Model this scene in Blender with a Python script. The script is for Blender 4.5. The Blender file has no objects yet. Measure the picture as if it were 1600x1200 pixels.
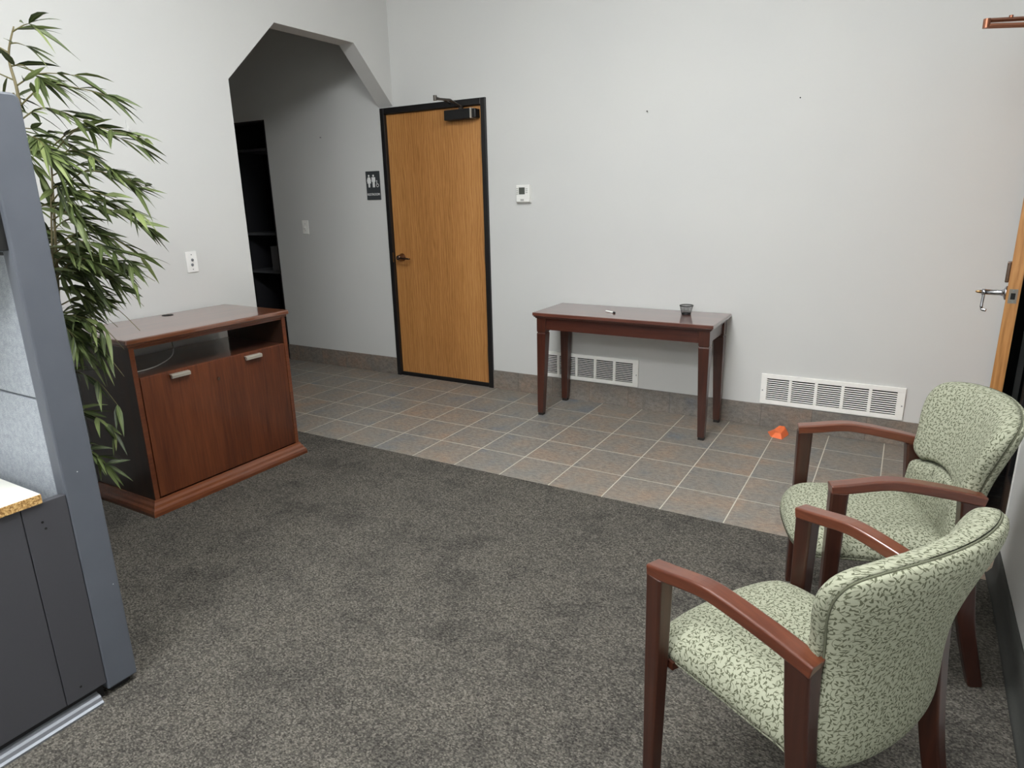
import bpy, bmesh, math, random
from mathutils import Vector, Matrix
PI = math.pi
S = bpy.context.scene
COL = S.collection

# ------------------------------------------------------------------ camera
F_PX = 1036.35
yaw, pit, rol = math.radians(-30.5863), math.radians(15.6266), math.radians(-1.26925)
Fd = Vector((math.sin(yaw)*math.cos(pit), math.cos(yaw)*math.cos(pit), -math.sin(pit)))
Rt = Vector((math.cos(yaw), -math.sin(yaw), 0)); Up = Rt.cross(Fd)
R2 = Rt*math.cos(rol) + Up*math.sin(rol); U2 = -Rt*math.sin(rol) + Up*math.cos(rol)
cam_d = bpy.data.cameras.new('camera'); cam = bpy.data.objects.new('camera', cam_d); COL.objects.link(cam)
cam_d.sensor_width = 36; cam_d.lens = F_PX/1600*36; cam_d.clip_start = 0.02
m = Matrix((R2, U2, -Fd)).transposed().to_4x4(); m.translation = Vector((3.3307, -4.3796, 1.4742))
cam.matrix_world = m
S.camera = cam

# ------------------------------------------------------------------ world, exposure
w = bpy.data.worlds.new('night'); S.world = w; w.use_nodes = True
w.node_tree.nodes['Background'].inputs[0].default_value = (0.012, 0.014, 0.018, 1)
w.node_tree.nodes['Background'].inputs[1].default_value = 0.4
S.view_settings.view_transform = 'Standard'; S.view_settings.look = 'None'
S.view_settings.gamma = 1; S.view_settings.use_curve_mapping = False
S.view_settings.exposure = 0.0
CEIL = 3.4
LAMP_POWER = 38.5
LAMPS = [(2.15, -2.7), (2.15, -5.2), (2.15, -7.4)]        # ceiling troffers (built further down)

# ------------------------------------------------------------------ node helpers
class NT:
    def __init__(s, name):
        s.m = bpy.data.materials.new(name); s.m.use_nodes = True
        s.t = s.m.node_tree; s.b = s.t.nodes['Principled BSDF']; s.o = s.t.nodes['Material Output']
    def n(s, typ, **kw):
        x = s.t.nodes.new(typ)
        for k, v in kw.items(): setattr(x, k, v)
        return x
    def put(s, sock, v):
        if v is None: return
        if hasattr(v, 'is_output') or isinstance(v, bpy.types.NodeSocket): s.t.links.new(v, sock)
        else: sock.default_value = v
    def math(s, op, a, b=None, c=None, clamp=False):
        x = s.n('ShaderNodeMath', operation=op); x.use_clamp = clamp
        for i, v in enumerate((a, b, c)): s.put(x.inputs[i], v)
        return x.outputs[0]
    def vmath(s, op, a, b=None):
        x = s.n('ShaderNodeVectorMath', operation=op)
        s.put(x.inputs[0], a); s.put(x.inputs[1], b)
        return x.outputs[0]
    def coord(s, kind='Object'):
        return s.n('ShaderNodeTexCoord').outputs[kind]
    def noise(s, vec, scale, detail=3, rough=0.5, out=0):
        x = s.n('ShaderNodeTexNoise'); s.put(x.inputs['Vector'], vec)
        x.inputs['Scale'].default_value = scale; x.inputs['Detail'].default_value = detail; x.inputs['Roughness'].default_value = rough
        return x.outputs[out]
    def ramp(s, fac, stops):
        x = s.n('ShaderNodeValToRGB'); e = x.color_ramp.elements
        while len(e) < len(stops): e.new(0.5)
        for i, (p, c) in enumerate(stops):
            e[i].position = p; e[i].color = (*c, 1) if len(c) == 3 else c
        s.put(x.inputs[0], fac); return x.outputs[0]
    def mix(s, fac, a, b, blend='MIX'):
        x = s.n('ShaderNodeMix', data_type='RGBA', blend_type=blend)
        s.put(x.inputs[0], fac)
        for i, v in ((6, a), (7, b)):
            if isinstance(v, tuple) and len(v) == 3: v = (*v, 1)
            s.put(x.inputs[i], v)
        return x.outputs[2]
    def bump(s, h, strength=0.3, dist=0.002):
        x = s.n('ShaderNodeBump'); x.inputs['Strength'].default_value = strength; x.inputs['Distance'].default_value = dist
        s.put(x.inputs['Height'], h); s.t.links.new(x.outputs[0], s.b.inputs['Normal'])
    def set(s, color=None, rough=None, metal=None, coat=None, spec=None, coat_rough=None):
        if color is not None: s.put(s.b.inputs['Base Color'], (*color, 1) if isinstance(color, tuple) and len(color) == 3 else color)
        if rough is not None: s.put(s.b.inputs['Roughness'], rough)
        if metal is not None: s.b.inputs['Metallic'].default_value = metal
        if coat is not None: s.b.inputs['Coat Weight'].default_value = coat
        if coat_rough is not None: s.b.inputs['Coat Roughness'].default_value = coat_rough
        if spec is not None: s.b.inputs['Specular IOR Level'].default_value = spec
        return s.m
def srgb(r, g, b):
    f = lambda c: (c/255/12.92) if c/255 <= 0.04045 else ((c/255+0.055)/1.055)**2.4
    return (f(r), f(g), f(b))
def simple(name, rgb, rough=0.5, metal=0, coat=0, var=0.04, scale=30, bump=0):
    t = NT(name); c = srgb(*rgb)
    nz = t.noise(t.coord(), scale, 3)
    k = t.math('MULTIPLY_ADD', nz, 2*var, 1-var)
    x = t.n('ShaderNodeVectorMath', operation='SCALE'); x.inputs[0].default_value = c; t.put(x.inputs[3], k)
    if bump: t.bump(nz, bump, 0.001)
    return t.set(x.outputs[0], rough, metal, coat)
def wood(name, dark, mid, light, axis='Z', rough=0.3, coat=0.5, fine=90, broad=6, coat_rough=0.08, spec=0.5, coat_ior=1.5):
    t = NT(name); co = t.coord()
    mp = t.n('ShaderNodeMapping'); t.put(mp.inputs[0], co)
    sc = [1, 1, 1]; sc['XYZ'.index(axis)] = 0.06; mp.inputs['Scale'].default_value = sc
    a = t.noise(mp.outputs[0], fine, 4, 0.6); b = t.noise(mp.outputs[0], broad, 3, 0.55)
    f = t.math('MULTIPLY_ADD', a, 0.45, t.math('MULTIPLY', b, 0.6))
    c = t.ramp(f, [(0.33, srgb(*dark)), (0.52, srgb(*mid)), (0.72, srgb(*light))])
    t.bump(a, 0.08, 0.001)
    t.b.inputs['Coat IOR'].default_value = coat_ior
    return t.set(c, rough, 0, coat, spec, coat_rough)

# ------------------------------------------------------------------ materials
def mat_wall():
    t = NT('wall_paint'); co = t.coord()
    a = t.noise(co, 1.3, 3); b = t.noise(co, 220, 2)
    c = t.mix(a, srgb(199, 200, 199), srgb(207, 207, 204))
    t.bump(b, 0.12, 0.001); return t.set(c, 0.62, spec=0.25)
M = {}
M['wall'] = mat_wall()
M['ceil'] = simple('ceiling_tile', (225, 225, 220), 0.9, bump=0.2, scale=80)
def mat_carpet():
    t = NT('carpet'); co = t.coord()
    v = t.n('ShaderNodeTexVoronoi'); t.put(v.inputs['Vector'], co); v.inputs['Scale'].default_value = 190
    mp = t.n('ShaderNodeMapping'); t.put(mp.inputs[0], co); mp.inputs['Rotation'].default_value = (0, 0, 0.5)
    mp.inputs['Scale'].default_value = (1, 1.9, 1)
    v2 = t.n('ShaderNodeTexVoronoi'); t.put(v2.inputs['Vector'], mp.outputs[0]); v2.inputs['Scale'].default_value = 110
    hue = t.n('ShaderNodeSeparateColor'); t.put(hue.inputs[0], v.outputs['Color'])
    speck = t.ramp(hue.outputs[0], [(0.0, srgb(68, 65, 61)), (0.5, srgb(92, 89, 83)), (1.0, srgb(116, 112, 104))])
    loop = t.ramp(v2.outputs['Distance'], [(0.2, (1.12,)*3), (0.8, (0.5,)*3)])
    c = t.mix(0.85, speck, loop, 'MULTIPLY')
    st = t.noise(co, 4.2, 7, 0.68)
    stc = t.ramp(st, [(0.36, (0.68, 0.68, 0.69)), (0.5, (0.93, 0.93, 0.93)), (0.7, (1.05, 1.04, 1.02))])
    c = t.mix(1.0, c, stc, 'MULTIPLY')
    t.bump(v2.outputs['Distance'], 0.6, 0.003)
    return t.set(c, 0.95, spec=0.1)
M['carpet'] = mat_carpet()
TS = 0.3048; ROW0 = -0.2752
def slate_color(t, co, seedvec):
    wn = t.n('ShaderNodeTexWhiteNoise', noise_dimensions='3D'); t.put(wn.inputs['Vector'], seedvec)
    sp = t.n('ShaderNodeSeparateColor'); t.put(sp.inputs[0], wn.outputs['Color'])
    off = t.vmath('ADD', co, wn.outputs['Color'])
    big = t.noise(t.vmath('ADD', off, t.vmath('MULTIPLY', wn.outputs['Color'], (7, 5, 3))), 5.5, 5, 0.6)
    fine = t.noise(t.vmath('MULTIPLY', co, (0.6, 1.25, 1)), 52, 6, 0.75); grit = t.noise(co, 230, 3, 0.75)
    k = t.math('ADD', t.math('MULTIPLY', sp.outputs[0], 0.16), t.math('MULTIPLY', big, 0.84))
    c = t.ramp(k, [(0.25, srgb(112, 116, 122)), (0.38, srgb(126, 123, 118)), (0.52, srgb(134, 126, 117)), (0.64, srgb(144, 128, 114)), (0.78, srgb(152, 124, 104))])
    c = t.mix(1.0, c, t.ramp(fine, [(0.34, (0.66,)*3), (0.60, (1.14,)*3)]), 'MULTIPLY')
    c = t.mix(0.75, c, t.ramp(grit, [(0.36, (0.62,)*3), (0.62, (1.22,)*3)]), 'MULTIPLY')
    return c, fine
def mat_tile():
    t = NT('slate_floor_tile'); co = t.coord()
    s = t.n('ShaderNodeSeparateXYZ'); t.put(s.inputs[0], co)
    u = t.math('DIVIDE', s.outputs[0], TS); v = t.math('DIVIDE', t.math('SUBTRACT', s.outputs[1], ROW0), TS)
    cell = t.n('ShaderNodeCombineXYZ'); t.put(cell.inputs[0], t.math('FLOOR', u)); t.put(cell.inputs[1], t.math('FLOOR', v))
    c, fine = slate_color(t, co, cell.outputs[0])
    wob = t.math('MULTIPLY', t.math('SUBTRACT', t.noise(co, 60, 2), 0.5), 0.006)
    du = t.math('ABSOLUTE', t.math('SUBTRACT', t.math('FRACT', u), 0.5)); dv = t.math('ABSOLUTE', t.math('SUBTRACT', t.math('FRACT', v), 0.5))
    d = t.math('ADD', t.math('MAXIMUM', du, dv), wob)
    g = t.math('SMOOTH_MIN', t.math('MULTIPLY', t.math('SUBTRACT', d, 0.4890), 250, clamp=True), 1, 0.0)
    c = t.mix(g, c, t.mix(t.noise(co, 9, 2), srgb(182, 175, 160), srgb(204, 199, 187)))
    t.bump(t.math('SUBTRACT', fine, t.math('MULTIPLY', g, 0.8)), 0.25, 0.003)
    return t.set(c, t.math('MULTIPLY_ADD', g, 0.35, 0.5), spec=0.35)
M['tile'] = mat_tile()
def mat_base():
    t = NT('slate_base_tile'); co = t.coord()
    s = t.n('ShaderNodeSeparateXYZ'); t.put(s.inputs[0], co)
    u = t.math('DIVIDE', t.math('ADD', s.outputs[0], 0.11), 0.3048)
    cell = t.n('ShaderNodeCombineXYZ'); t.put(cell.inputs[0], t.math('FLOOR', u)); cell.inputs[1].default_value = 7.3
    c, fine = slate_color(t, co, cell.outputs[0])
    du = t.math('ABSOLUTE', t.math('SUBTRACT', t.math('FRACT', u), 0.5))
    g = t.math('GREATER_THAN', du, 0.494)
    c = t.mix(0.25, c, srgb(98, 90, 84))
    c = t.mix(t.math('MULTIPLY', g, 0.5), c, srgb(60, 56, 52))
    t.bump(fine, 0.25, 0.003)
    return t.set(c, 0.55, spec=0.35)
M['base'] = mat_base()
def mat_oak():
    t = NT('oak_veneer'); co = t.coord()
    mp = t.n('ShaderNodeMapping'); t.put(mp.inputs[0], co); mp.inputs['Scale'].default_value = (1, 1, 0.05)
    strip = t.noise(mp.outputs[0], 130, 4, 0.65)
    mp2 = t.n('ShaderNodeMapping'); t.put(mp2.inputs[0], co); mp2.inputs['Scale'].default_value = (1, 1, 0.16)
    wv = t.n('ShaderNodeTexWave', wave_type='BANDS', bands_direction='X'); t.put(wv.inputs['Vector'], mp2.outputs[0])
    wv.inputs['Scale'].default_value = 14; wv.inputs['Distortion'].default_value = 9; wv.inputs['Detail'].default_value = 3; wv.inputs['Detail Scale'].default_value = 1.6
    bd = t.noise(mp.outputs[0], 5, 2)
    f = t.math('ADD', t.math('MULTIPLY', strip, 0.5), t.math('MULTIPLY_ADD', wv.outputs['Fac'], 0.15, t.math('MULTIPLY', bd, 0.37)))
    c = t.ramp(f, [(0.25, srgb(136, 88, 43)), (0.5, srgb(172, 119, 65)), (0.78, srgb(196, 144, 86))])
    t.bump(strip, 0.1, 0.001)
    return t.set(c, 0.42, coat=0.15, coat_rough=0.25)
M['oak'] = mat_oak()
M['black_metal'] = simple('black_painted_metal', (22, 21, 22), 0.4)
M['black_plastic'] = simple('black_plastic', (19, 19, 20), 0.45)
M['bronze'] = simple('dark_bronze', (128, 106, 94), 0.22, 1)
M['hinge'] = simple('brass_hinge', (176, 140, 96), 0.35, 1)
M['copper'] = simple('copper_rod', (150, 100, 78), 0.35, 0.8)
M['nickel'] = simple('satin_nickel', (206, 200, 188), 0.35, 0.6)
M['steel_dark'] = simple('dark_steel', (92, 88, 84), 0.35, 0.8)
M['steel'] = simple('dull_steel', (128, 124, 116), 0.45, 0.5)
M['chrome'] = simple('chrome', (190, 190, 195), 0.15, 1)
M['white_plastic'] = simple('white_plastic', (228, 228, 224), 0.4)
M['white_metal'] = simple('white_painted_metal', (240, 239, 235), 0.45)
M['plate'] = simple('wall_plate', (232, 232, 230), 0.4)
M['grey_plate'] = simple('hall_switch_plate', (245, 245, 240), 0.25)
M['dark_hole'] = simple('dark_hole', (18, 17, 16), 0.9)  # near-black for small dark parts and for painted-in shade of openings
M['screen'] = simple('lcd_screen', (72, 76, 70), 0.2)
M['button'] = simple('grey_button', (170, 170, 166), 0.5)
M['sign'] = simple('sign_slate', (56, 60, 62), 0.5)
M['sign_white'] = simple('sign_raised_white', (225, 226, 225), 0.5)
M['mahog_x'] = wood('mahogany_top', (66, 33, 24), (90, 48, 36), (112, 64, 48), 'X', 0.3, 1.0, coat_rough=0.09, coat_ior=1.9)
M['mahog_z'] = wood('mahogany_leg', (42, 18, 11), (64, 29, 18), (84, 42, 26), 'Z', 0.35, 0.5)
M['mahog_r'] = wood('mahogany_apron', (42, 18, 12), (62, 28, 19), (80, 40, 27), 'X', 0.35, 0.5)
M['cab_top'] = wood('cherry_top', (78, 42, 26), (102, 58, 37), (124, 74, 50), 'Y', 0.3, 1.0, coat_rough=0.035, coat_ior=1.9)
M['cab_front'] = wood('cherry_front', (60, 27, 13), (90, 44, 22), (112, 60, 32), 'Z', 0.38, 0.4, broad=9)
M['cab_side_shaded'] = wood('cherry_side_shaded', (34, 19, 12), (46, 27, 18), (60, 36, 24), 'Z', 0.4, 0.35)  # shade on the cabinet sides is put into this darker brown
M['cab_mould'] = wood('cherry_moulding', (74, 34, 17), (98, 50, 27), (120, 68, 40), 'Y', 0.3, 0.7)
M['cab_shelf'] = wood('cherry_shelf', (56, 31, 22), (72, 42, 30), (90, 56, 42), 'Y', 0.3, 1.0, coat_ior=1.8, coat_rough=0.12)
M['cable'] = simple('white_cable', (190, 190, 186), 0.5)
M['chair_wood'] = wood('chair_beech_stained', (36, 16, 10), (54, 25, 16), (74, 38, 24), 'Z', 0.34, 0.4, fine=60)
M['chair_arm'] = wood('chair_arm_stained', (62, 28, 16), (88, 43, 26), (112, 62, 40), 'Y', 0.32, 0.6, fine=60)
M['seam'] = simple('groove_shade', (92, 94, 76), 0.9)  # darker fabric tone for the shade in cushion grooves and gathers
M['glide'] = simple('floor_glide', (24, 22, 21), 0.6)
M['part_trim'] = simple('blue_grey_trim', (92, 97, 107), 0.5, var=0.06, scale=12)
def mat_trim():
    t = NT('chipped_blue_grey_trim'); co = t.coord()
    v = t.n('ShaderNodeTexVoronoi'); t.put(v.inputs['Vector'], co); v.inputs['Scale'].default_value = 26
    sp = t.n('ShaderNodeSeparateColor'); t.put(sp.inputs[0], v.outputs['Color'])
    chip = t.math('MULTIPLY', t.math('LESS_THAN', v.outputs['Distance'], 0.06), t.math('GREATER_THAN', sp.outputs[0], 0.82))
    c = t.mix(t.noise(co, 9, 4), srgb(82, 86, 94), srgb(93, 97, 105))
    c = t.mix(chip, c, srgb(190, 192, 194))
    t.bump(t.noise(co, 300, 2), 0.1, 0.001)
    return t.set(c, 0.5, spec=0.3)
M['part_post'] = mat_trim()
def mat_pfab():
    t = NT('grey_panel_fabric'); co = t.coord()
    a = t.noise(co, 420, 2); b = t.noise(co, 60, 3)
    f = t.math('MULTIPLY_ADD', a, 0.7, t.math('MULTIPLY', b, 0.3))
    c = t.ramp(f, [(0.35, srgb(128, 134, 142)), (0.65, srgb(176, 181, 187))])
    t.bump(a, 0.3, 0.001); return t.set(c, 0.9, spec=0.1)
M['part_fab'] = mat_pfab()
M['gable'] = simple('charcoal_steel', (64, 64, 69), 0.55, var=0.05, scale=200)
M['kick'] = simple('black_kick', (20, 20, 21), 0.7)
M['alu'] = simple('brushed_aluminium', (124, 127, 133), 0.5, 0.6)
M['laminate'] = simple('white_laminate', (222, 222, 214), 0.35)
def mat_chip():
    t = NT('raw_chipboard'); co = t.coord()
    v = t.n('ShaderNodeTexVoronoi'); t.put(v.inputs['Vector'], co); v.inputs['Scale'].default_value = 260
    sp = t.n('ShaderNodeSeparateColor'); t.put(sp.inputs[0], v.outputs['Color'])
    c = t.ramp(sp.outputs[0], [(0.0, srgb(132, 96, 50)), (0.5, srgb(186, 146, 88)), (1.0, srgb(216, 180, 120))])
    return t.set(c, 0.85)
M['chip'] = mat_chip()
M['orange'] = simple('orange_plastic', (240, 118, 66), 0.4)
M['pot'] = simple('wicker_pot', (92, 66, 44), 0.8, var=0.2)
M['soil'] = simple('dry_moss', (62, 56, 40), 0.95, var=0.25)
M['cane'] = simple('bamboo_cane', (120, 110, 78), 0.6, var=0.1)
M['twig'] = simple('twig', (104, 98, 60), 0.7)
def mat_leaf():
    t = NT('bamboo_leaf'); co = t.coord()
    at = t.n('ShaderNodeAttribute'); at.attribute_name = 'tone'
    c = t.ramp(at.outputs['Fac'], [(0.0, srgb(40, 50, 26)), (0.4, srgb(70, 84, 42)), (0.78, srgb(92, 106, 58)), (1.0, srgb(124, 136, 84))])
    uv = t.n('ShaderNodeSeparateXYZ'); t.put(uv.inputs[0], t.coord('UV'))
    rib = t.math('LESS_THAN', t.math('ABSOLUTE', t.math('SUBTRACT', uv.outputs[0], 0.5)), 0.06)
    c = t.mix(t.math('MULTIPLY', rib, 0.35), c, srgb(150, 160, 105))
    ly = t.n('ShaderNodeTexWave', wave_type='BANDS', bands_direction='X'); t.put(ly.inputs['Vector'], t.coord('UV')); ly.inputs['Scale'].default_value = 5
    t.bump(ly.outputs['Fac'], 0.15, 0.001)
    t.b.inputs['Subsurface Weight'].default_value = 0.0
    return t.set(c, 0.5, spec=0.4)
M['leaf'] = mat_leaf()
def mat_fabric():
    t = NT('sage_vine_fabric'); uv = t.coord('UV')
    def motif(scale, shift, Lh, Wd, curve, stem):
        v = t.vmath('ADD', t.vmath('MULTIPLY', uv, (scale, scale, 0)), (shift, shift*1.7, 0))
        vo = t.n('ShaderNodeTexVoronoi', voronoi_dimensions='2D'); t.put(vo.inputs['Vector'], v); vo.inputs['Scale'].default_value = 1
        vo.inputs['Randomness'].default_value = 0.75
        d = t.vmath('SUBTRACT', v, vo.outputs['Position'])
        wn = t.n('ShaderNodeTexWhiteNoise', noise_dimensions='2D'); t.put(wn.inputs['Vector'], vo.outputs['Position'])
        vr = t.n('ShaderNodeVectorRotate', rotation_type='Z_AXIS'); t.put(vr.inputs['Vector'], d)
        t.put(vr.inputs['Angle'], t.math('MULTIPLY', wn.outputs['Value'], 2*PI))
        s = t.n('ShaderNodeSeparateXYZ'); t.put(s.inputs[0], vr.outputs[0])
        u, y = s.outputs[0], s.outputs[1]
        u2 = t.math('MULTIPLY', u, u)
        dev = t.math('ABSOLUTE', t.math('SUBTRACT', y, t.math('MULTIPLY', u2, curve)))
        if stem:
            return t.math('MULTIPLY', t.math('LESS_THAN', dev, Wd), t.math('LESS_THAN', t.math('ABSOLUTE', u), Lh))
        lim = t.math('MULTIPLY', t.math('SUBTRACT', 1, t.math('DIVIDE', u2, Lh*Lh)), Wd)
        return t.math('LESS_THAN', dev, lim)
    l1 = motif(74, 0.0, 0.43, 0.14, 0.6, False)
    l2 = motif(70, 3.3, 0.34, 0.10, 0.8, False)
    s1 = motif(46, 7.7, 0.66, 0.030, 1.1, True)
    s2 = motif(40, 1.9, 0.62, 0.028, -1.3, True)
    mk = t.math('MAXIMUM', t.math('MAXIMUM', l1, l2), t.math('MULTIPLY', t.math('MAXIMUM', s1, s2), 0.85))
    wv = t.noise(uv, 1400, 1)
    base = t.mix(wv, srgb(143, 145, 126), srgb(163, 165, 146))
    c = t.mix(t.math('MULTIPLY', mk, 0.88), base, srgb(72, 75, 56))
    t.bump(wv, 0.15, 0.001)
    return t.set(c, 0.85, spec=0.15)
M['fabric'] = mat_fabric()
def mat_glass(name, tint=(0.9, 0.95, 0.95), rough=0.0):
    t = NT(name); t.b.inputs['Transmission Weight'].default_value = 1.0; t.b.inputs['IOR'].default_value = 1.45
    return t.set(tint, rough)
M['glass'] = mat_glass('clear_glass')
M['clear'] = simple('frosted_clear_plastic', (208, 208, 206), 0.15)
M['dim_grey'] = simple('dim_grey_metal', (120, 122, 126), 0.5)
M['carton'] = simple('grey_carton', (150, 150, 152), 0.8)
M['rubber'] = simple('dark_carpet_base', (52, 53, 50), 0.9, var=0.15, scale=200, bump=0.3)
M['ext'] = simple('asphalt', (40, 40, 42), 0.9)
def mat_lamp():
    t = NT('lamp_diffuser'); t.b.inputs['Emission Color'].default_value = (0.975, 0.992, 1.0, 1); t.b.inputs['Emission Strength'].default_value = LAMP_POWER
    return t.set((0.9, 0.9, 0.9), 0.5)
M['lamp'] = mat_lamp()

# ------------------------------------------------------------------ mesh helpers
def link(name, bm, mat, parent=None, smooth=False, loc=None, rotz=0, bevel=0, sub=0):
    me = bpy.data.meshes.new(name); bmesh.ops.recalc_face_normals(bm, faces=bm.faces[:]); bm.to_mesh(me); bm.free()
    o = bpy.data.objects.new(name, me); COL.objects.link(o)
    for mm in (mat if isinstance(mat, (list, tuple)) else [mat]): me.materials.append(mm)
    if smooth:
        for p in me.polygons: p.use_smooth = True
    if parent is not None: o.parent = parent
    if loc is not None: o.location = loc
    o.rotation_euler = (0, 0, rotz)
    if bevel:
        b = o.modifiers.new('bevel', 'BEVEL'); b.width = bevel; b.segments = 2; b.limit_method = 'ANGLE'; b.angle_limit = 0.6
    if sub:
        s_ = o.modifiers.new('sub', 'SUBSURF'); s_.levels = sub; s_.render_levels = sub
    return o
def tag(o, label, cat, group=None, kind=None):
    o['label'] = label; o['category'] = cat
    if group: o['group'] = group
    if kind: o['kind'] = kind
    return o
def empty(name, loc, rotz, label, cat, group=None, kind=None):
    o = bpy.data.objects.new(name, None); COL.objects.link(o); o.location = loc; o.rotation_euler = (0, 0, rotz)
    o.empty_display_size = 0.1
    return tag(o, label, cat, group, kind)
def struct(name, bm, mat, label, cat, **kw):
    return tag(link(name, bm, mat, **kw), label, cat, kind='structure')
def BM(): return bmesh.new()
def box(bm, x0, x1, y0, y1, z0, z1):
    v = [bm.verts.new(p) for p in ((x0,y0,z0),(x1,y0,z0),(x1,y1,z0),(x0,y1,z0),(x0,y0,z1),(x1,y0,z1),(x1,y1,z1),(x0,y1,z1))]
    for f in ((0,3,2,1),(4,5,6,7),(0,1,5,4),(1,2,6,5),(2,3,7,6),(3,0,4,7)): bm.faces.new([v[i] for i in f])
    return bm
def obox(*a): return box(BM(), *a)
def prism(bm, pts, fn0, fn1):
    """polygon pts extruded between two mappings"""
    a = [bm.verts.new(fn0(p)) for p in pts]; b = [bm.verts.new(fn1(p)) for p in pts]
    n = len(pts); bm.faces.new(a); bm.faces.new(b[::-1])
    for i in range(n): bm.faces.new((a[i], a[(i+1)%n], b[(i+1)%n], b[i]))
    return bm
def tube(bm, path, r, n=8, cap=True):
    path = [Vector(p) for p in path]; rings = []
    rr = r if isinstance(r, (list, tuple)) else [r]*len(path)
    prev = None
    for i, p in enumerate(path):
        d = (path[min(i+1, len(path)-1)] - path[max(i-1, 0)]).normalized()
        if prev is None:
            a = d.orthogonal().normalized()
        else:
            a = (prev - d*prev.dot(d)).normalized()
        prev = a; b = d.cross(a)
        rings.append([bm.verts.new(p + (a*math.cos(2*PI*k/n) + b*math.sin(2*PI*k/n))*rr[i]) for k in range(n)])
    for i in range(len(rings)-1):
        for k in range(n): bm.faces.new((rings[i][k], rings[i][(k+1)%n], rings[i+1][(k+1)%n], rings[i+1][k]))
    if cap: bm.faces.new(rings[0][::-1]); bm.faces.new(rings[-1])
    return bm
def lathe(bm, prof, n=32, c=(0, 0, 0), axis='Z', caps=True):
    rings = []
    for r, h in prof:
        ring = []
        for k in range(n):
            a = 2*PI*k/n; p = (r*math.cos(a), r*math.sin(a), h)
            if axis == 'Y': p = (p[0], p[2], p[1])
            if axis == 'X': p = (p[2], p[0], p[1])
            ring.append(bm.verts.new((p[0]+c[0], p[1]+c[1], p[2]+c[2])))
        rings.append(ring)
    for i in range(len(rings)-1):
        for k in range(n): bm.faces.new((rings[i][k], rings[i][(k+1)%n], rings[i+1][(k+1)%n], rings[i+1][k]))
    if caps: bm.faces.new(rings[0][::-1]); bm.faces.new(rings[-1])
    return bm
def sweep_rect(bm, path, wd, ht, side=Vector((1, 0, 0))):
    """rectangular section (rounded corners) swept along a path; side = width direction"""
    path = [Vector(p) for p in path]; rings = []
    prof = []
    for sx, sy in ((1, 1), (-1, 1), (-1, -1), (1, -1)):
        prof.append((sx, sy))
    for i, p in enumerate(path):
        d = (path[min(i+1, len(path)-1)] - path[max(i-1, 0)]).normalized()
        s = (side - d*side.dot(d)).normalized(); u = s.cross(d).normalized()
        if u.z < 0 and abs(u.z) > 0.3: u = -u
        W = (wd[i] if isinstance(wd, (list, tuple)) else wd)/2; H = (ht[i] if isinstance(ht, (list, tuple)) else ht)/2
        c = min(W, H)*0.22; ring = []
        for a, b in ((W-c, H), (-W+c, H), (-W, H-c), (-W, -H+c), (-W+c, -H), (W-c, -H), (W, -H+c), (W, H-c)):
            ring.append(bm.verts.new(p + s*a + u*b))
        rings.append(ring)
    n = 8
    for i in range(len(rings)-1):
        for k in range(n): bm.faces.new((rings[i][k], rings[i][(k+1)%n], rings[i+1][(k+1)%n], rings[i+1][k]))
    bm.faces.new(rings[0][::-1]); bm.faces.new(rings[-1])
    return bm
def smooth_path(pts, n=6):
    pts = [Vector(p) for p in pts]; out = []
    for i in range(len(pts)-1):
        p0 = pts[max(i-1, 0)]; p1 = pts[i]; p2 = pts[i+1]; p3 = pts[min(i+2, len(pts)-1)]
        for k in range(n):
            t = k/n
            out.append(0.5*((2*p1) + (-p0+p2)*t + (2*p0-5*p1+4*p2-p3)*t*t + (-p0+3*p1-3*p2+p3)*t**3))
    out.append(pts[-1]); return out

# ================================================================== SETTING
XL, XR, XLi = -0.29, 3.785, -0.43           # left wall faces, right wall face
YOP = -1.505                                 # near jamb of the octagonal opening
YT = -1.486                                  # carpet / tile edge
# floors
struct('floor', obox(-0.6, 4.1, -8.2, YT, -0.1, 0.0), M['carpet'], 'dark grey textured carpet covering the room up to the slate tiles', 'carpet floor')
b = BM(); box(b, -3.6, 3.95, YT, 0.0, -0.1, 0.0)
struct('floor_tiles', b, M['tile'], 'slate-look square floor tiles with pale grout along the back wall', 'tile floor')
# back wall with openings for the closed oak door and for the dark doorway
DX0, DX1, DZ = -0.417, 0.576, 2.183
b = BM(); TB = 0.14
KX0, KX1, KZ = -2.55, -1.778, 2.2
for x0, x1, z0, z1 in ((-3.6, KX0, 0, CEIL), (KX0, KX1, KZ, CEIL), (KX1, DX0, 0, CEIL), (DX0, DX1, DZ, CEIL), (DX1, 3.95, 0, CEIL)):
    box(b, x0, x1, 0, TB, z0, z1)
struct('wall_back', b, M['wall'], 'long pale grey wall behind the console table, running on into the hall', 'wall')
# left wall with octagonal opening (polygon with a notch that reaches the back wall)
oct_ = [(0.0, 2.19), (-0.394, 2.58), (-1.109, 2.576), (YOP, 2.197), (YOP, 0)]
poly = [(0.0, CEIL), (0.0, 2.19)] + oct_[1:] + [(-8.2, 0), (-8.2, CEIL)]
b = prism(BM(), poly, lambda p: (XL, p[0], p[1]), lambda p: (XLi, p[0], p[1]))
struct('wall_left', b, M['wall'], 'pale grey wall with a chamfered archway behind the wooden cabinet', 'wall')
# right wall
struct('wall_right', obox(XR, XR+0.15, -8.2, -1.42, 0, CEIL), M['wall'], 'pale grey wall at the right edge beside the armchairs', 'wall')
struct('wall_right_header', obox(XR, XR+0.15, -1.42, 0.0, 2.2, CEIL), M['wall'], 'pale grey wall above the entrance door', 'wall')
struct('wall_rear', obox(-0.6, 4.1, -8.3, -8.2, 0, CEIL), M['wall'], 'pale grey wall behind the viewer', 'wall')
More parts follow.
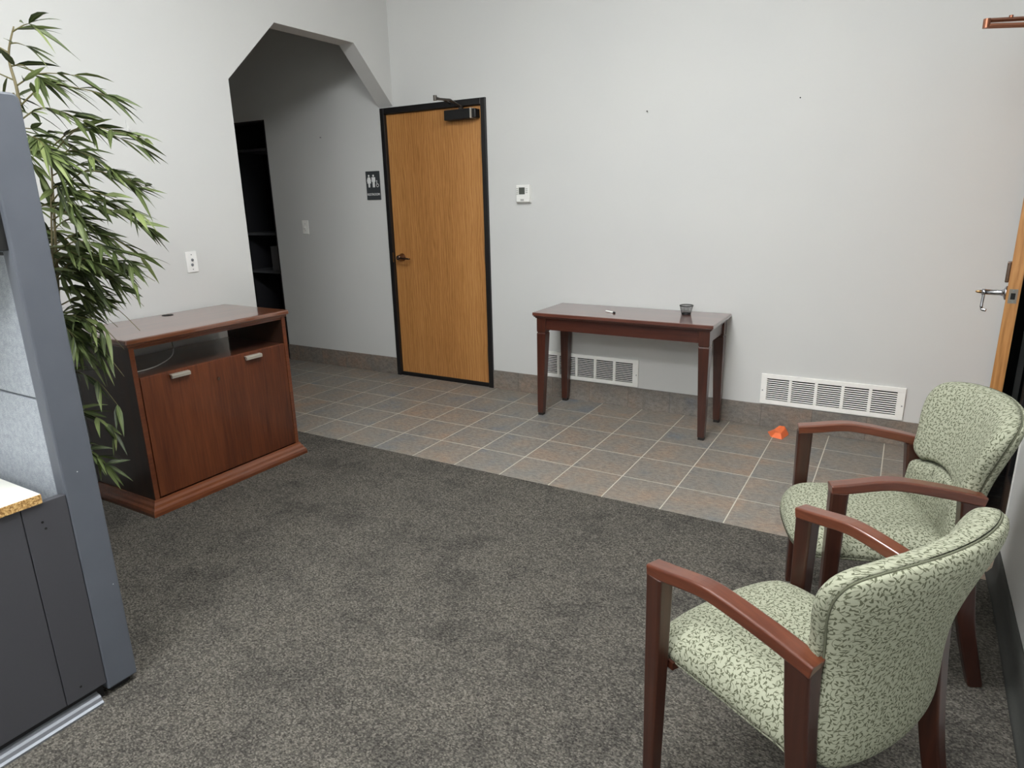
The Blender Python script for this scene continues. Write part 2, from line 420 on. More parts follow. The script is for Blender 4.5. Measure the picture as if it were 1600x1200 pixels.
# hall
struct('wall_hall_near', obox(-3.6, XLi, -1.72, YOP-0.06, 0, CEIL), M['wall'], 'near side wall of the dim hall past the archway', 'wall')
struct('wall_hall_end', obox(-3.7, -3.6, -1.72, TB, 0, CEIL), M['wall'], 'end wall of the dim hall past the archway', 'wall')
struct('ceiling', obox(-3.7, 4.1, -8.3, 0.14, CEIL, CEIL+0.1), M['ceil'], 'white tiled ceiling above the room', 'ceiling')
# baseboards
for nm, x0, x1, lb in (('baseboard_back', DX1, 3.80, 'slate tile baseboard under the vents along the back wall'), ('baseboard_hall', KX1+0.0, DX0, 'slate tile baseboard in the hall left of the oak door')):
    struct(nm, obox(x0, x1, -0.010, 0, 0, 0.150), M['base'], lb, 'baseboard', bevel=0.002)
b = BM(); prof = [(0.0, 0.108), (-0.004, 0.108), (-0.0055, 0.06), (-0.008, 0.025), (-0.022, 0.003), (-0.03, 0.0), (0.0, 0.0)]
ys = [-1.42 - 0.13*i for i in range(53)]
rings = []
for i, y in enumerate(ys):
    bul = 0.010*math.exp(-((y+2.5)/0.5)**2) + 0.006*math.exp(-((y+1.45)/0.1)**2)
    rings.append([b.verts.new((XR + px - (bul if px < 0 else 0), y, pz)) for px, pz in prof])
for i in range(len(rings)-1):
    for k in range(len(prof)): b.faces.new((rings[i][k], rings[i][(k+1)%7], rings[i+1][(k+1)%7], rings[i+1][k]))
b.faces.new(rings[0]); b.faces.new(rings[-1][::-1])
struct('baseboard_right', b, M['rubber'], 'dark cove base curling off the right wall behind the armchairs', 'baseboard', smooth=True)
struct('trim_1', obox(XR-0.004, XR+0.15, -1.425, -1.415, 0.0, 2.2), M['white_metal'], 'thin white corner strip at the end of the right wall', 'trim')
# ---- dark doorway in the hall
b = BM()
box(b, KX0, KX0+0.045, -0.012, TB, 0, KZ); box(b, KX1-0.012, KX1, -0.003, TB, 0, KZ); box(b, KX0, KX1, -0.003, TB, KZ-0.012, KZ)
struct('trim_2', b, M['black_metal'], 'black frame of the dark doorway in the hall', 'door frame')
b = BM()
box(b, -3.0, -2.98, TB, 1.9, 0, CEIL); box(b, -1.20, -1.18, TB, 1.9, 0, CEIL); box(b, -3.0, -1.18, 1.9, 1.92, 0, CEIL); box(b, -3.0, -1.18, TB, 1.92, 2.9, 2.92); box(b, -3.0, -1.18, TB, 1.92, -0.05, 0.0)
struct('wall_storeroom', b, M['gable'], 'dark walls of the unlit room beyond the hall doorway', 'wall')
st = empty('storage_shelf', (-2.5, 0.75, 0), 0, 'dim metal shelving standing in the dark room beyond the hall doorway', 'shelf')
for sx in (-0.42, 0.42):
    for sy in (-0.18, 0.18): link('post', obox(sx-0.015, sx+0.015, sy-0.015, sy+0.015, 0, 2.1), M['black_metal'], st)
for z in (0.12, 0.75, 1.15, 2.0): link('shelf_board', obox(-0.43, 0.43, -0.2, 0.2, z, z+0.025), M['dim_grey'], st)
tag(link('carton', obox(-0.16, 0.16, -0.14, 0.14, 0, 0.26), M['carton'], loc=(-2.42, 0.72, 0.776), bevel=0.004), 'pale carton on the middle shelf in the dark room off the hall', 'box')
# ---- door_1: closed oak door in the back wall
d1 = empty('door_1', (0.08, 0, 0), 0, 'closed oak veneer door in a black frame beside the archway', 'door', kind='structure')
def ab(x0, x1, *r): return obox(x0-0.08, x1-0.08, *r)
b = BM()
for r in ((DX0, DX0+0.040, -0.016, TB, 0, DZ), (DX1-0.042, DX1, -0.016, TB, 0, DZ), (DX0+0.04, DX1-0.042, -0.016, TB, DZ-0.045, DZ)):
    box(b, r[0]-0.08, r[1]-0.08, *r[2:])
box(b, DX0+0.04-0.08, DX1-0.042-0.08, 0.01, TB, 0.0, 0.012)
link('door_frame', b, M['black_metal'], d1, bevel=0.003)
leaf = link('door_leaf', ab(DX0+0.043, DX1-0.045, 0.012, 0.056, 0.026, DZ-0.049), M['oak'], d1)
link('door_bottom_sweep', ab(DX0+0.043, DX1-0.045, 0.004, 0.04, 0.010, 0.032), M['black_plastic'], leaf)
for z in (0.27, 1.065, 1.87):
    b = BM(); lathe(b, [(0.0075, z-0.058), (0.0075, z+0.058)], 12, (DX1-0.046-0.08, -0.002, 0)); box(b, DX1-0.060-0.08, DX1-0.046-0.08, 0.004, 0.013, z-0.055, z+0.055)
    link('hinge', b, M['hinge'], leaf, smooth=False)
hx = -0.300-0.08
h = link('lever_handle', lathe(BM(), [(0.033, 0.0125), (0.033, 0.004), (0.028, -0.008), (0.022, -0.036), (0.018, -0.05), (0.0, -0.052)], 24, (hx, 0, 1.02), 'Y'), M['bronze'], leaf, smooth=True)
b = sweep_rect(BM(), smooth_path([(hx, -0.045, 1.02), (hx+0.03, -0.058, 1.021), (hx+0.08, -0.06, 1.018), (hx+0.125, -0.052, 1.014)], 5), 0.016, 0.013, Vector((0, 1, 0)))
link('lever', b, M['bronze'], h, smooth=True)
link('strike_plate', ab(DX0+0.036, DX0+0.045, -0.0175, -0.014, 0.98, 1.06), M['hinge'], d1)
b = BM(); box(b, 0.235-0.08, 0.470-0.08, -0.055, 0.0125, 2.043, 2.115); box(b, 0.480-0.08, 0.514-0.08, -0.052, 0.0125, 2.047, 2.110)
cl = link('door_closer', b, M['black_plastic'], leaf, bevel=0.006)
link('closer_band', obox(0.469-0.08, 0.481-0.08, -0.056, 0.01, 2.045, 2.116), M['nickel'], cl)
b = BM()
box(b, 0.36-0.08, 0.385-0.08, -0.04, -0.015, 2.112, 2.14)
tube(b, [(0.372-0.08, -0.028, 2.135), (0.40-0.08, -0.20, 2.158), (0.33-0.08, -0.285, 2.163)], 0.009, 8)
tube(b, [(0.335-0.08, -0.29, 2.172), (0.30-0.08, -0.13, 2.172), (0.27-0.08, -0.017, 2.166)], 0.0075, 8)
lathe(b, [(0.013, 2.150), (0.013, 2.185)], 12, (0.333-0.08, -0.287, 0))
link('closer_arm', b, M['steel_dark'], cl)
# ---- door_2: ajar oak entrance door in the right wall
ang = math.atan2(0.101, 0.90)
d2 = empty('door_2', (3.816, -0.03, 0), -ang, 'oak entrance door standing ajar, seen along its latch edge at the right', 'door', kind='structure')
lf = link('door_leaf', obox(0.0, 0.046, -0.907, 0.0, 0.012, 2.14), M['oak'], d2)
# latch hardware, in leaf coordinates (latch edge at y=-0.907)
b = obox(0.008, 0.038, -0.9085, -0.906, 1.005, 1.065)
lp = link('latch_plate', b, M['steel'], lf)
b = BM(); box(b, 0.015, 0.031, -0.9095, -0.908, 1.022, 1.048); link('bolt_hole_shade', b, M['dark_hole'], lp)  # dark patch painting the shade inside the bolt hole
for z in (1.0125, 1.0575): link('screw', lathe(BM(), [(0.004, -0.9100), (0.004, -0.9085)], 10, (0.023, 0, z), 'Y'), M['chrome'], lp)
hd = link('lever_handle', lathe(BM(), [(0.03, 0.0), (0.03, -0.006), (0.016, -0.012), (0.0115, -0.02), (0.0115, -0.072), (0.013, -0.075), (0.013, -0.088)], 20, (0, -0.845, 1.04), 'X'), M['chrome'], lf, smooth=True)
b = sweep_rect(BM(), smooth_path([(-0.079, -0.845, 1.045), (-0.080, -0.846, 1.0), (-0.079, -0.85, 0.968), (-0.062, -0.853, 0.962)], 5), 0.014, 0.011, Vector((0, 1, 0)))
link('lever', b, M['chrome'], hd, smooth=True)
link('key_button', lathe(BM(), [(0.007, -0.087), (0.006, -0.105), (0.0, -0.112)], 12, (0, -0.845, 1.04), 'X'), M['hinge'], hd, smooth=True)
link('deadbolt_plate', obox(-0.014, 0.0, -0.902, -0.845, 1.09, 1.175), M['bronze'], lf, bevel=0.003)
ca = BM()
lathe(ca, [(0.013, 2.105), (0.013, 2.140)], 14, (-0.225, -0.79, 0))
tube(ca, [(-0.225, -0.79, 2.113), (-0.02, -0.74, 2.098), (0.01, -0.735, 2.097)], 0.010, 8)
tube(ca, [(-0.225, -0.79, 2.133), (-0.02, -0.50, 2.165), (0.02, -0.45, 2.17)], 0.009, 8)
lathe(ca, [(0.008, 2.146), (0.008, 2.160)], 10, (-0.15, -0.685, 0))
link('closer_arm', ca, M['copper'], lf)
link('closer_body', obox(-0.05, 0.0, -0.80, -0.52, 2.02, 2.09), M['bronze'], lf, bevel=0.006)
b = BM()
for r in ((-0.06, -0.01, 0, 2.2), (-1.04, -0.985, 0, 2.2), (-1.415, -1.375, 0, 2.2)): box(b, XR+0.035, XR+0.13, r[0], r[1], r[2], r[3])
box(b, XR+0.035, XR+0.13, -1.415, -0.01, 2.15, 2.2); box(b, XR+0.035, XR+0.13, -1.375, -1.04, 0, 0.28)
struct('trim_3', b, M['black_metal'], 'black entrance frame around the ajar oak door and glass sidelight', 'door frame', bevel=0.003)
struct('window_1', obox(XR+0.075, XR+0.085, -1.375, -1.04, 0.28, 2.15), M['glass'], 'narrow dark glass sidelight between the ajar door and the right wall', 'window')
struct('floor_outside', obox(3.95, 7.5, -5, 2.5, -0.1, -0.01), M['ext'], 'dark pavement outside the entrance door', 'pavement')

# ================================================================== WALL FITTINGS
def vent(loc, x0, label):
    t = empty('wall_vent', (x0, 0, 0.157), 0, label, 'vent', 'white return air grilles low on the back wall')
    W, H = 0.808, 0.198
    gaps = [0.036 + i*0.1495 for i in range(5)]; gw = 0.132
    b = BM(); y0, y1 = -0.014, -0.0
    box(b, 0, W, y0, y1, 0, 0.028); box(b, 0, W, y0, y1, H-0.028, H)
    xs = [0] + [v for g in gaps for v in (g, g+gw)] + [W]
    for i in range(0, len(xs), 2): box(b, xs[i], xs[i+1], y0, y1, 0.028, H-0.028)
    link('grille_frame', b, M['white_metal'], t, bevel=0.002)
    link('duct_shade_sheet', obox(0.02, W-0.02, -0.0015, -0.0005, 0.02, H-0.02), M['dark_hole'], t)  # near-black sheet on the wall, standing in for shade inside the duct
    for g in gaps:
        b = BM(); n = 10
        for k in range(n):
            z = 0.032 + (H-0.064)*(k+0.5)/n
            prism(b, [(-0.0125, z-0.0026), (-0.0119, z-0.0034), (-0.006, z+0.0008), (-0.0066, z+0.0016)], lambda p, g=g: (g, p[0], p[1]), lambda p, g=g: (g+gw, p[0], p[1]))
        link('louvre_bank', b, M['white_metal'], t)
    for x in (0.013, W-0.013): link('screw', lathe(BM(), [(0.004, -0.016), (0.004, -0.013)], 10, (x, 0, H*0.45), 'Y'), M['dim_grey'], t)
    return t
vent(None, 0.982, 'white wall vent partly hidden behind the console table legs')
vent(None, 2.619, 'white wall vent to the right of the console table, nearest the armchairs')
# thermostat
t = empty('thermostat', (0.882, 0, 1.505), 0, 'white wall thermostat with small grey screen right of the oak door', 'thermostat')
link('back_plate', obox(-0.06, 0.06, -0.008, 0, -0.066, 0.058), M['white_plastic'], t, bevel=0.002)
body = link('housing', obox(-0.053, 0.058, -0.030, -0.008, -0.060, 0.062), M['white_plastic'], t, bevel=0.004)
link('screen', obox(-0.028, 0.02, -0.0315, -0.028, -0.004, 0.044), M['screen'], t)
for k in range(4): link('button', obox(-0.049, -0.034, -0.032, -0.029, 0.034-0.0125*k, 0.040-0.0125*k), M['button'], t)
for k in range(3): link('button', obox(0.027, 0.043, -0.032, -0.029, 0.030-0.0125*k, 0.036-0.0125*k), M['button'], t)
link('cover_flap', obox(-0.05, 0.055, -0.0325, -0.028, -0.057, -0.026), M['white_plastic'], t, bevel=0.002)
link('pull_tab', obox(-0.015, 0.012, -0.0335, -0.03, -0.050, -0.036), M['button'], t)
# light switch in hall
t = empty('light_switch', (-1.387, 0, 1.263), 0, 'light switch plate on the hall wall left of the restroom sign', 'light switch')
link('wall_plate', obox(-0.0385, 0.0385, -0.006, 0, -0.061, 0.061), M['grey_plate'], t, bevel=0.003)
link('toggle', obox(-0.005, 0.005, -0.022, -0.004, -0.012, 0.006), M['white_plastic'], t, bevel=0.002)
for z in (-0.03, 0.03): link('screw', lathe(BM(), [(0.003, -0.0075), (0.003, -0.005)], 8, (0, 0, z), 'Y'), M['dim_grey'], t)
# jack plate on left wall
t = empty('jack_plate', (XL, -1.923, 1.155), 0, 'white cable jack wall plate above the wooden cabinet', 'wall plate')
link('wall_plate', obox(0, 0.007, -0.036, 0.036, -0.060, 0.060), M['plate'], t, bevel=0.003)
for y, z in ((0.002, 0.012), (-0.002, -0.016)):
    link('jack', lathe(BM(), [(0.008, 0.006), (0.008, 0.010), (0.005, 0.011), (0.005, 0.016), (0.0, 0.0161)], 12, (0, y, z), 'X'), M['dim_grey'], t)
for z in (-0.042, 0.042): link('screw', lathe(BM(), [(0.003, 0.006), (0.003, 0.009)], 8, (0, 0, z), 'X'), M['dim_grey'], t)
# restroom sign
t = empty('restroom_sign', (-0.548, 0, 1.601), 0, 'dark grey restroom sign with white figures left of the oak door', 'sign')
link('sign_panel', obox(-0.074, 0.074, -0.006, 0, -0.114, 0.114), M['sign'], t, bevel=0.001)
def flat(name, polys):
    b = BM()
    for p in polys: prism(b, p, lambda q: (q[0], -0.0075, q[1]), lambda q: (q[0], -0.0055, q[1]))
    return link(name, b, M['sign_white'], t)
def disc(cx, cz, r, n=14): return [(cx+r*math.cos(2*PI*k/n), cz+r*math.sin(2*PI*k/n)) for k in range(n)]
def ringseg(cx, cz, r0, r1, a0, a1, n=12):
    o = []
    for k in range(n):
        p, q = math.radians(a0+(a1-a0)*k/n), math.radians(a0+(a1-a0)*(k+1)/n)
        o.append([(cx+r0*math.cos(p), cz+r0*math.sin(p)), (cx+r1*math.cos(p), cz+r1*math.sin(p)), (cx+r1*math.cos(q), cz+r1*math.sin(q)), (cx+r0*math.cos(q), cz+r0*math.sin(q))])
    return o
cx = -0.040
flat('woman_figure', [disc(cx, 0.078, 0.0085), [(cx-0.010, 0.066), (cx+0.010, 0.066), (cx+0.020, 0.018), (cx-0.020, 0.018)],
     [(cx-0.010, 0.066), (cx-0.014, 0.062), (cx-0.023, 0.034), (cx-0.017, 0.033)], [(cx+0.010, 0.066), (cx+0.014, 0.062), (cx+0.023, 0.034), (cx+0.017, 0.033)],
     [(cx-0.009, 0.018), (cx-0.001, 0.018), (cx-0.001, -0.014), (cx-0.009, -0.014)], [(cx+0.001, 0.018), (cx+0.009, 0.018), (cx+0.009, -0.014), (cx+0.001, -0.014)]])
cx = 0.009
flat('man_figure', [disc(cx, 0.078, 0.0085), [(cx-0.019, 0.066), (cx+0.019, 0.066), (cx+0.019, 0.030), (cx+0.013, 0.030), (cx+0.013, 0.026), (cx-0.013, 0.026), (cx-0.013, 0.030), (cx-0.019, 0.030)],
     [(cx-0.0115, 0.027), (cx-0.001, 0.027), (cx-0.001, -0.014), (cx-0.0115, -0.014)], [(cx+0.001, 0.027), (cx+0.0115, 0.027), (cx+0.0115, -0.014), (cx+0.001, -0.014)]])
flat('wheelchair_figure', [disc(0.043, 0.036, 0.005), [(0.040, 0.03), (0.046, 0.03), (0.047, 0.012), (0.041, 0.012)], [(0.041, 0.014), (0.057, 0.014), (0.057, 0.009), (0.041, 0.009)],
     [(0.055, 0.013), (0.059, 0.011), (0.064, -0.006), (0.059, -0.007)]] + ringseg(0.049, 0.001, 0.010, 0.0145, 100, 400))
def text_mesh(name, body, size, mat, parent, fn):
    cu = bpy.data.curves.new(name, 'FONT'); cu.body = body; cu.size = size; cu.align_x = 'CENTER'; cu.extrude = 0.0008
    tmp = bpy.data.objects.new(name+'_tmp', cu); COL.objects.link(tmp)
    dg = bpy.context.evaluated_depsgraph_get()
    me = bpy.data.meshes.new_from_object(tmp.evaluated_get(dg)); bpy.data.objects.remove(tmp)
    for v in me.vertices: v.co = fn(v.co)
    o = bpy.data.objects.new(name, me); COL.objects.link(o); me.materials.clear(); me.materials.append(mat); o.parent = parent
    return o
text_mesh('lettering', 'RESTROOM', 0.0265, M['sign_white'], t, lambda c: (c[0]*0.98, -0.0068 - c[2], c[1]-0.079))
# nails and hook
def nail(loc, axis, label):
    b = lathe(BM(), [(0.0015, 0.0), (0.0015, 0.012), (0.004, 0.013), (0.004, 0.0145)], 8, (0, 0, 0), 'Y')
    for v in b.verts: v.co.y *= -1
    return tag(link('nail', b, M['dark_hole'], loc=loc), label, 'nail', 'nails left in the walls')
nail((1.795, 0, 1.992), 'Y', 'small nail in the back wall above the console table')
nail((2.704, 0, 1.993), 'Y', 'small nail in the back wall high above the right vent')
nail((-1.092, 0, 2.008), 'Y', 'small nail in the hall wall above the light switch')
b = BM(); box(b, 0, 0.003, -0.009, 0.009, -0.03, 0.03); tube(b, smooth_path([(0.002, 0, -0.008), (0.010, 0, -0.022), (0.018, 0, -0.024), (0.020, 0, -0.012)], 4), 0.0035, 8)
tag(link('adhesive_hook', b, M['clear'], loc=(XL, -2.171, 1.884), smooth=False), 'clear plastic adhesive hook on the left wall near the bamboo leaves', 'hook')

# ================================================================== CABINET
cab = empty('media_cabinet', (0, -2.23, 0), 0, 'reddish cherry wood media cabinet with open shelf against the left wall', 'cabinet')
def cb(x0, x1, y0, y1, z0, z1): return obox(x0, x1, y0+2.23, y1+2.23, z0, z1)
Y0, Y1 = -2.690, -1.772
xb, xf = -0.225, 0.268
# top with stepped edge
b = BM()
def plate(b, ex, z0, z1, x0=-0.272):
    box(b, x0, 0.272+ex, Y0-ex+2.23, Y1+ex+2.23, z0, z1)
plate(b, 0.020, 0.858, 0.884)
top = link('top', b, M['cab_top'], cab, bevel=0.007)
b = BM(); plate(b, 0.010, 0.846, 0.858); link('top_moulding', b, M['cab_mould'], cab, bevel=0.004)
link('grommet', lathe(BM(), [(0.030, 0.8840), (0.030, 0.8856), (0.024, 0.8858), (0.024, 0.8846), (0.0, 0.8846)], 24, (-0.205, -2.175+2.23, 0)), M['dark_hole'], top, smooth=False)
for y0, y1 in ((Y0, Y0+0.024), (Y1-0.024, Y1)):
    link('side_panel', cb(xb, xf, y0, y1, 0.05, 0.846), M['cab_side_shaded'], cab)
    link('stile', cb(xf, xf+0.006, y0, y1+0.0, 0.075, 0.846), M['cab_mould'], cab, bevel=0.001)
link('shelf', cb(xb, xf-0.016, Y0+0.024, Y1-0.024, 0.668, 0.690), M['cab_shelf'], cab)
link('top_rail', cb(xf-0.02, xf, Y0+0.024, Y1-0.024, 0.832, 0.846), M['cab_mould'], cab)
link('back_panel', cb(xb, xb+0.008, Y0+0.024, Y1-0.024, 0.05, 0.67), M['cab_side_shaded'], cab)
fr = link('drop_front', cb(xf-0.014, xf+0.008, Y0+0.028, Y1-0.028, 0.082, 0.694), M['cab_front'], cab, bevel=0.003)
for y0, y1, z in ((-2.517, -2.417, 0.667), (-2.080, -1.978, 0.664)):
    yc0, yc1 = y0+2.23, y1+2.23; b = BM()
    for yy in (yc0+0.012, yc1-0.012): box(b, xf+0.008, xf+0.026, yy-0.006, yy+0.006, z-0.006, z+0.006)
    prism(b, [(xf+0.020, z-0.010), (xf+0.032, z-0.008), (xf+0.034, z+0.006), (xf+0.026, z+0.011), (xf+0.010, z+0.012), (xf+0.010, z+0.009), (xf+0.022, z+0.004)], lambda p: (p[0], yc0, p[1]), lambda p: (p[0], yc1, p[1]))
    link('pull_handle', b, M['nickel'], fr)
link('lock', lathe(BM(), [(0.009, xf+0.006), (0.009, xf+0.010), (0.0, xf+0.0105)], 14, (0, -2.252+2.23, 0.592), 'X'), M['bronze'], fr)
b = BM()
pr = [(0.0, 0.0), (0.034, 0.0), (0.034, 0.016), (0.030, 0.030), (0.022, 0.040), (0.018, 0.052), (0.010, 0.064), (0.006, 0.075), (0.0, 0.075)]
pts = [(xb-0.006, Y0, 0, -1), (xf, Y0, 1, -1), (xf, Y1, 1, 1), (xb-0.006, Y1, 0, 1)]
rings = [[b.verts.new((x+sx*e, y+sy*e+2.23, z)) for e, z in pr] for x, y, sx, sy in pts]
for i in range(3):
    for k in range(len(pr)-1): b.faces.new((rings[i][k], rings[i+1][k], rings[i+1][k+1], rings[i][k+1]))
    b.faces.new((rings[i][-1], rings[i+1][-1], rings[i+1][0], rings[i][0]))
b.faces.new(rings[0]); b.faces.new(rings[3][::-1])
link('base_moulding', b, M['cab_mould'], cab)
cbl = BM(); tube(cbl, smooth_path([(-0.262, -2.18, 0.82), (-0.19, -2.19, 0.77), (-0.06, -2.27, 0.70), (0.10, -2.45, 0.695), (0.14, -2.58, 0.694), (0.10, -2.645, 0.694)], 8), 0.0028, 8)
tag(link('cable', cbl, M['cable'], smooth=True), 'pale grey cable curling across the open shelf of the cabinet', 'cable', 'cables on the cabinet shelf')
cbl = BM(); tube(cbl, smooth_path([(-0.262, -2.50, 0.79), (-0.19, -2.47, 0.73), (-0.14, -2.50, 0.694), (-0.08, -2.56, 0.694), (-0.06, -2.62, 0.694)], 8), 0.0024, 8)
tag(link('cable', cbl, M['cable'], smooth=True), 'short thin cable at the back left corner of the cabinet shelf', 'cable', 'cables on the cabinet shelf')

# ================================================================== CONSOLE TABLE
TX0, TX1, TY0, TY1 = 1.195, 2.405, -0.478, -0.018
tb = empty('console_table', (1.8, -0.25, 0), 0, 'mahogany console table with tapered legs standing against the back wall', 'table')
def tq(x0, x1, y0, y1, z0, z1): return (x0-1.8, x1-1.8, y0+0.25, y1+0.25, z0, z1)
b = BM(); box(b, *tq(TX0, TX1, TY0, TY1, 0.708, 0.730)); link('tabletop', b, M['mahog_x'], tb, bevel=0.003)
b = BM(); box(b, *tq(TX0+0.006, TX1-0.006, TY0+0.006, TY1, 0.699, 0.708)); box(b, *tq(TX0+0.014, TX1-0.014, TY0+0.014, TY1, 0.690, 0.699)); link('edge_moulding', b, M['mahog_r'], tb, bevel=0.003)
lx0, lx1, ly0, ly1 = TX0+0.022, TX1-0.022, TY0+0.022, TY1-0.012
b = BM()
box(b, *tq(lx0+0.064, lx1-0.064, ly0+0.012, ly0+0.032, 0.612, 0.690))
link('apron', b, M['mahog_r'], tb)
link('apron', obox(*tq(lx0+0.064, lx1-0.064, ly1-0.032, ly1-0.012, 0.612, 0.690)), M['mahog_r'], tb)
for x0, x1 in ((lx0+0.010, lx0+0.030), (lx1-0.030, lx1-0.010)): link('apron', obox(*tq(x0, x1, ly0+0.064, ly1-0.064, 0.612, 0.690)), M['mahog_r'], tb)
for sx, xo in ((1, lx0), (-1, lx1)):
    for sy, yo in ((1, ly0), (-1, ly1)):
        b = BM(); LW = 0.066; BW = 0.042
        def ring(z, wdt, ins=0.0):
            xa, xc = xo-1.8+sx*ins, xo-1.8+sx*(wdt-ins); ya, yc = yo+0.25+sy*ins, yo+0.25+sy*(wdt-ins)
            return [b.verts.new(p) for p in ((xa, ya, z), (xc, ya, z), (xc, yc, z), (xa, yc, z))]
        rs = [ring(0.018, BW), ring(0.585, LW), ring(0.588, LW, 0.004), ring(0.594, LW, 0.004), ring(0.597, LW), ring(0.690, LW)]
        for i in range(len(rs)-1):
            for k in range(4): b.faces.new((rs[i][k], rs[i][(k+1)%4], rs[i+1][(k+1)%4], rs[i+1][k]))
        b.faces.new(rs[0]); b.faces.new(rs[-1])
        lg = link('leg', b, M['mahog_z'], tb, bevel=0.002)
        link('foot_glide', obox(*sorted((xo-1.8+sx*0.003, xo-1.8+sx*(BW-0.003))), *sorted((yo+0.25+sy*0.003, yo+0.25+sy*(BW-0.003))), 0, 0.018), M['glide'], lg)
# wire mesh cup
cp = empty('mesh_cup', (2.150, -0.155, 0.730), 0, 'black wire mesh cup on the console table', 'cup')
H, r0, r1 = 0.060, 0.029, 0.041
link('rim', lathe(BM(), [(r1-0.001, H-0.006), (r1+0.003, H-0.006), (r1+0.003, H), (r1-0.001, H), (r1-0.001, H-0.006)], 32, caps=False), M['black_metal'], cp)
link('base', lathe(BM(), [(r0, 0.0), (r0+0.0015, 0.008), (r0-0.001, 0.008), (r0-0.002, 0.002), (0.0, 0.002)], 32), M['black_metal'], cp)
b = BM()
for k in range(40):
    a = 2*PI*k/40; tube(b, [((r0)*math.cos(a), r0*math.sin(a), 0.003), (r1*math.cos(a), r1*math.sin(a), H-0.003)], 0.0007, 4)
for j in range(12):
    q = (j+1)/13; r = r0+(r1-r0)*q; tube(b, [(r*math.cos(2*PI*k/32), r*math.sin(2*PI*k/32), H*q) for k in range(33)], 0.0006, 4, cap=False)
link('mesh_wall', b, M['black_metal'], cp)
pn = empty('pen_stub', (1.680, -0.284, 0.730), math.radians(-26), 'short white and dark pen piece lying on the console table', 'pen')
link('barrel', lathe(BM(), [(0.004, -0.045), (0.0055, -0.040), (0.0055, 0.03)], 12, (0, 0, 0.0056), 'X'), M['white_plastic'], pn, smooth=True)
link('cap', lathe(BM(), [(0.0056, 0.03), (0.0056, 0.044), (0.003, 0.048)], 12, (0, 0, 0.0056), 'X'), M['dark_hole'], pn, smooth=True)
link('clip', obox(-0.045, 0.02, 0.0035, 0.006, 0.0, 0.004), M['dark_hole'], pn)
# orange piece on the floor
b = BM()
A = [(-0.045, -0.066, 0.0), (0.052, -0.088, 0.0), (0.085, 0.03, 0.0), (0.075, 0.07, 0.0), (-0.02, 0.075, 0.0), (-0.095, 0.03, 0.0)]
Tp = [(-0.012, -0.05, 0.034), (0.034, -0.062, 0.034), (0.048, 0.015, 0.044), (0.042, 0.055, 0.05), (-0.004, 0.058, 0.05), (-0.034, 0.02, 0.03)]
va = [b.verts.new(p) for p in A]; vt = [b.verts.new(p) for p in Tp]
b.faces.new(va[::-1]); b.faces.new(vt)
for i in range(6): b.faces.new((va[i], va[(i+1)%6], vt[(i+1)%6], vt[i]))
for v in b.verts: v.co = Vector((v.co.x*0.72, v.co.y*0.95, v.co.z*0.9))
ow = tag(link('plastic_wedge', b, M['orange'], loc=(2.765, -0.135, 0.0), bevel=0.003), 'bright orange plastic wedge lying on the floor tiles near the baseboard', 'wedge')

# ================================================================== CHAIRS
def pillow(outline, center, T, mapf, rings=14, n_exp=3.2, back=False):
    """pillow over a star shaped outline in (a,b); mapf(a,b,off)->xyz ; UV in metres by arc length"""
    b = BM(); uvl = b.loops.layers.uv.new('UVMap'); n = len(outline); ca, cbb = center
    uvs = {}
    c0 = b.verts.new(mapf(ca, cbb, T)); uvs[c0] = (ca, cbb)
    prev = None; R = []
    for i in range(1, rings+1):
        s = math.sin(i/rings*PI/2)**0.85
        off = T*max(0.0, 1-s**n_exp)**(1/2.2)
        ring = []
        for k, (a, bb) in enumerate(outline):
            pa, pb = ca+(a-ca)*s, cbb+(bb-cbb)*s
            v = b.verts.new(mapf(pa, pb, off))
            pv = c0 if prev is None else prev[k]
            d = (v.co-pv.co).length; dl = math.hypot(a-ca, bb-cbb) or 1
            pu = uvs[pv]; uvs[v] = (pu[0]+(a-ca)/dl*d, pu[1]+(bb-cbb)/dl*d)
            ring.append(v)
        if prev is None:
            for k in range(n): b.faces.new((c0, ring[k], ring[(k+1)%n]))
        else:
            for k in range(n): b.faces.new((prev[k], ring[k], ring[(k+1)%n], prev[(k+1)%n]))
        prev = ring
    f = b.faces.new(prev[::-1])
    for f in b.faces:
        for l in f.loops: l[uvl].uv = uvs[l.vert]
    return b
def closed_smooth(pts, n=6):
    pts = [Vector((p[0], p[1], 0)) for p in pts]; m_ = len(pts); out = []
    for i in range(m_):
        p0, p1, p2, p3 = pts[i-1], pts[i], pts[(i+1)%m_], pts[(i+2)%m_]
        for k in range(n):
            t = k/n; q = 0.5*((2*p1) + (-p0+p2)*t + (2*p0-5*p1+4*p2-p3)*t*t + (-p0+3*p1-3*p2+p3)*t**3)
            out.append((q.x, q.y))
    return out
def sym(half):
    """half outline from bottom centre to top centre (x>=0) -> closed outline"""
    return half + [(-x, z) for x, z in half[::-1] if x > 1e-6]
BACK = closed_smooth(sym([(0.0, 0.350), (0.12, 0.354), (0.188, 0.370), (0.221, 0.415), (0.226, 0.47), (0.221, 0.535), (0.213, 0.595), (0.226, 0.665), (0.250, 0.740), (0.258, 0.795), (0.238, 0.832), (0.175, 0.850), (0.09, 0.859), (0.0, 0.862)]), 5)
def back_mid(x, z):
    q = (z-0.34)/0.5
    return 0.118 + 0.095*q*q*0.9 - 0.02*math.sin(PI*min(max(q, 0), 1)) + (0.045 - 0.9*x*x*(0.7+0.3*q))
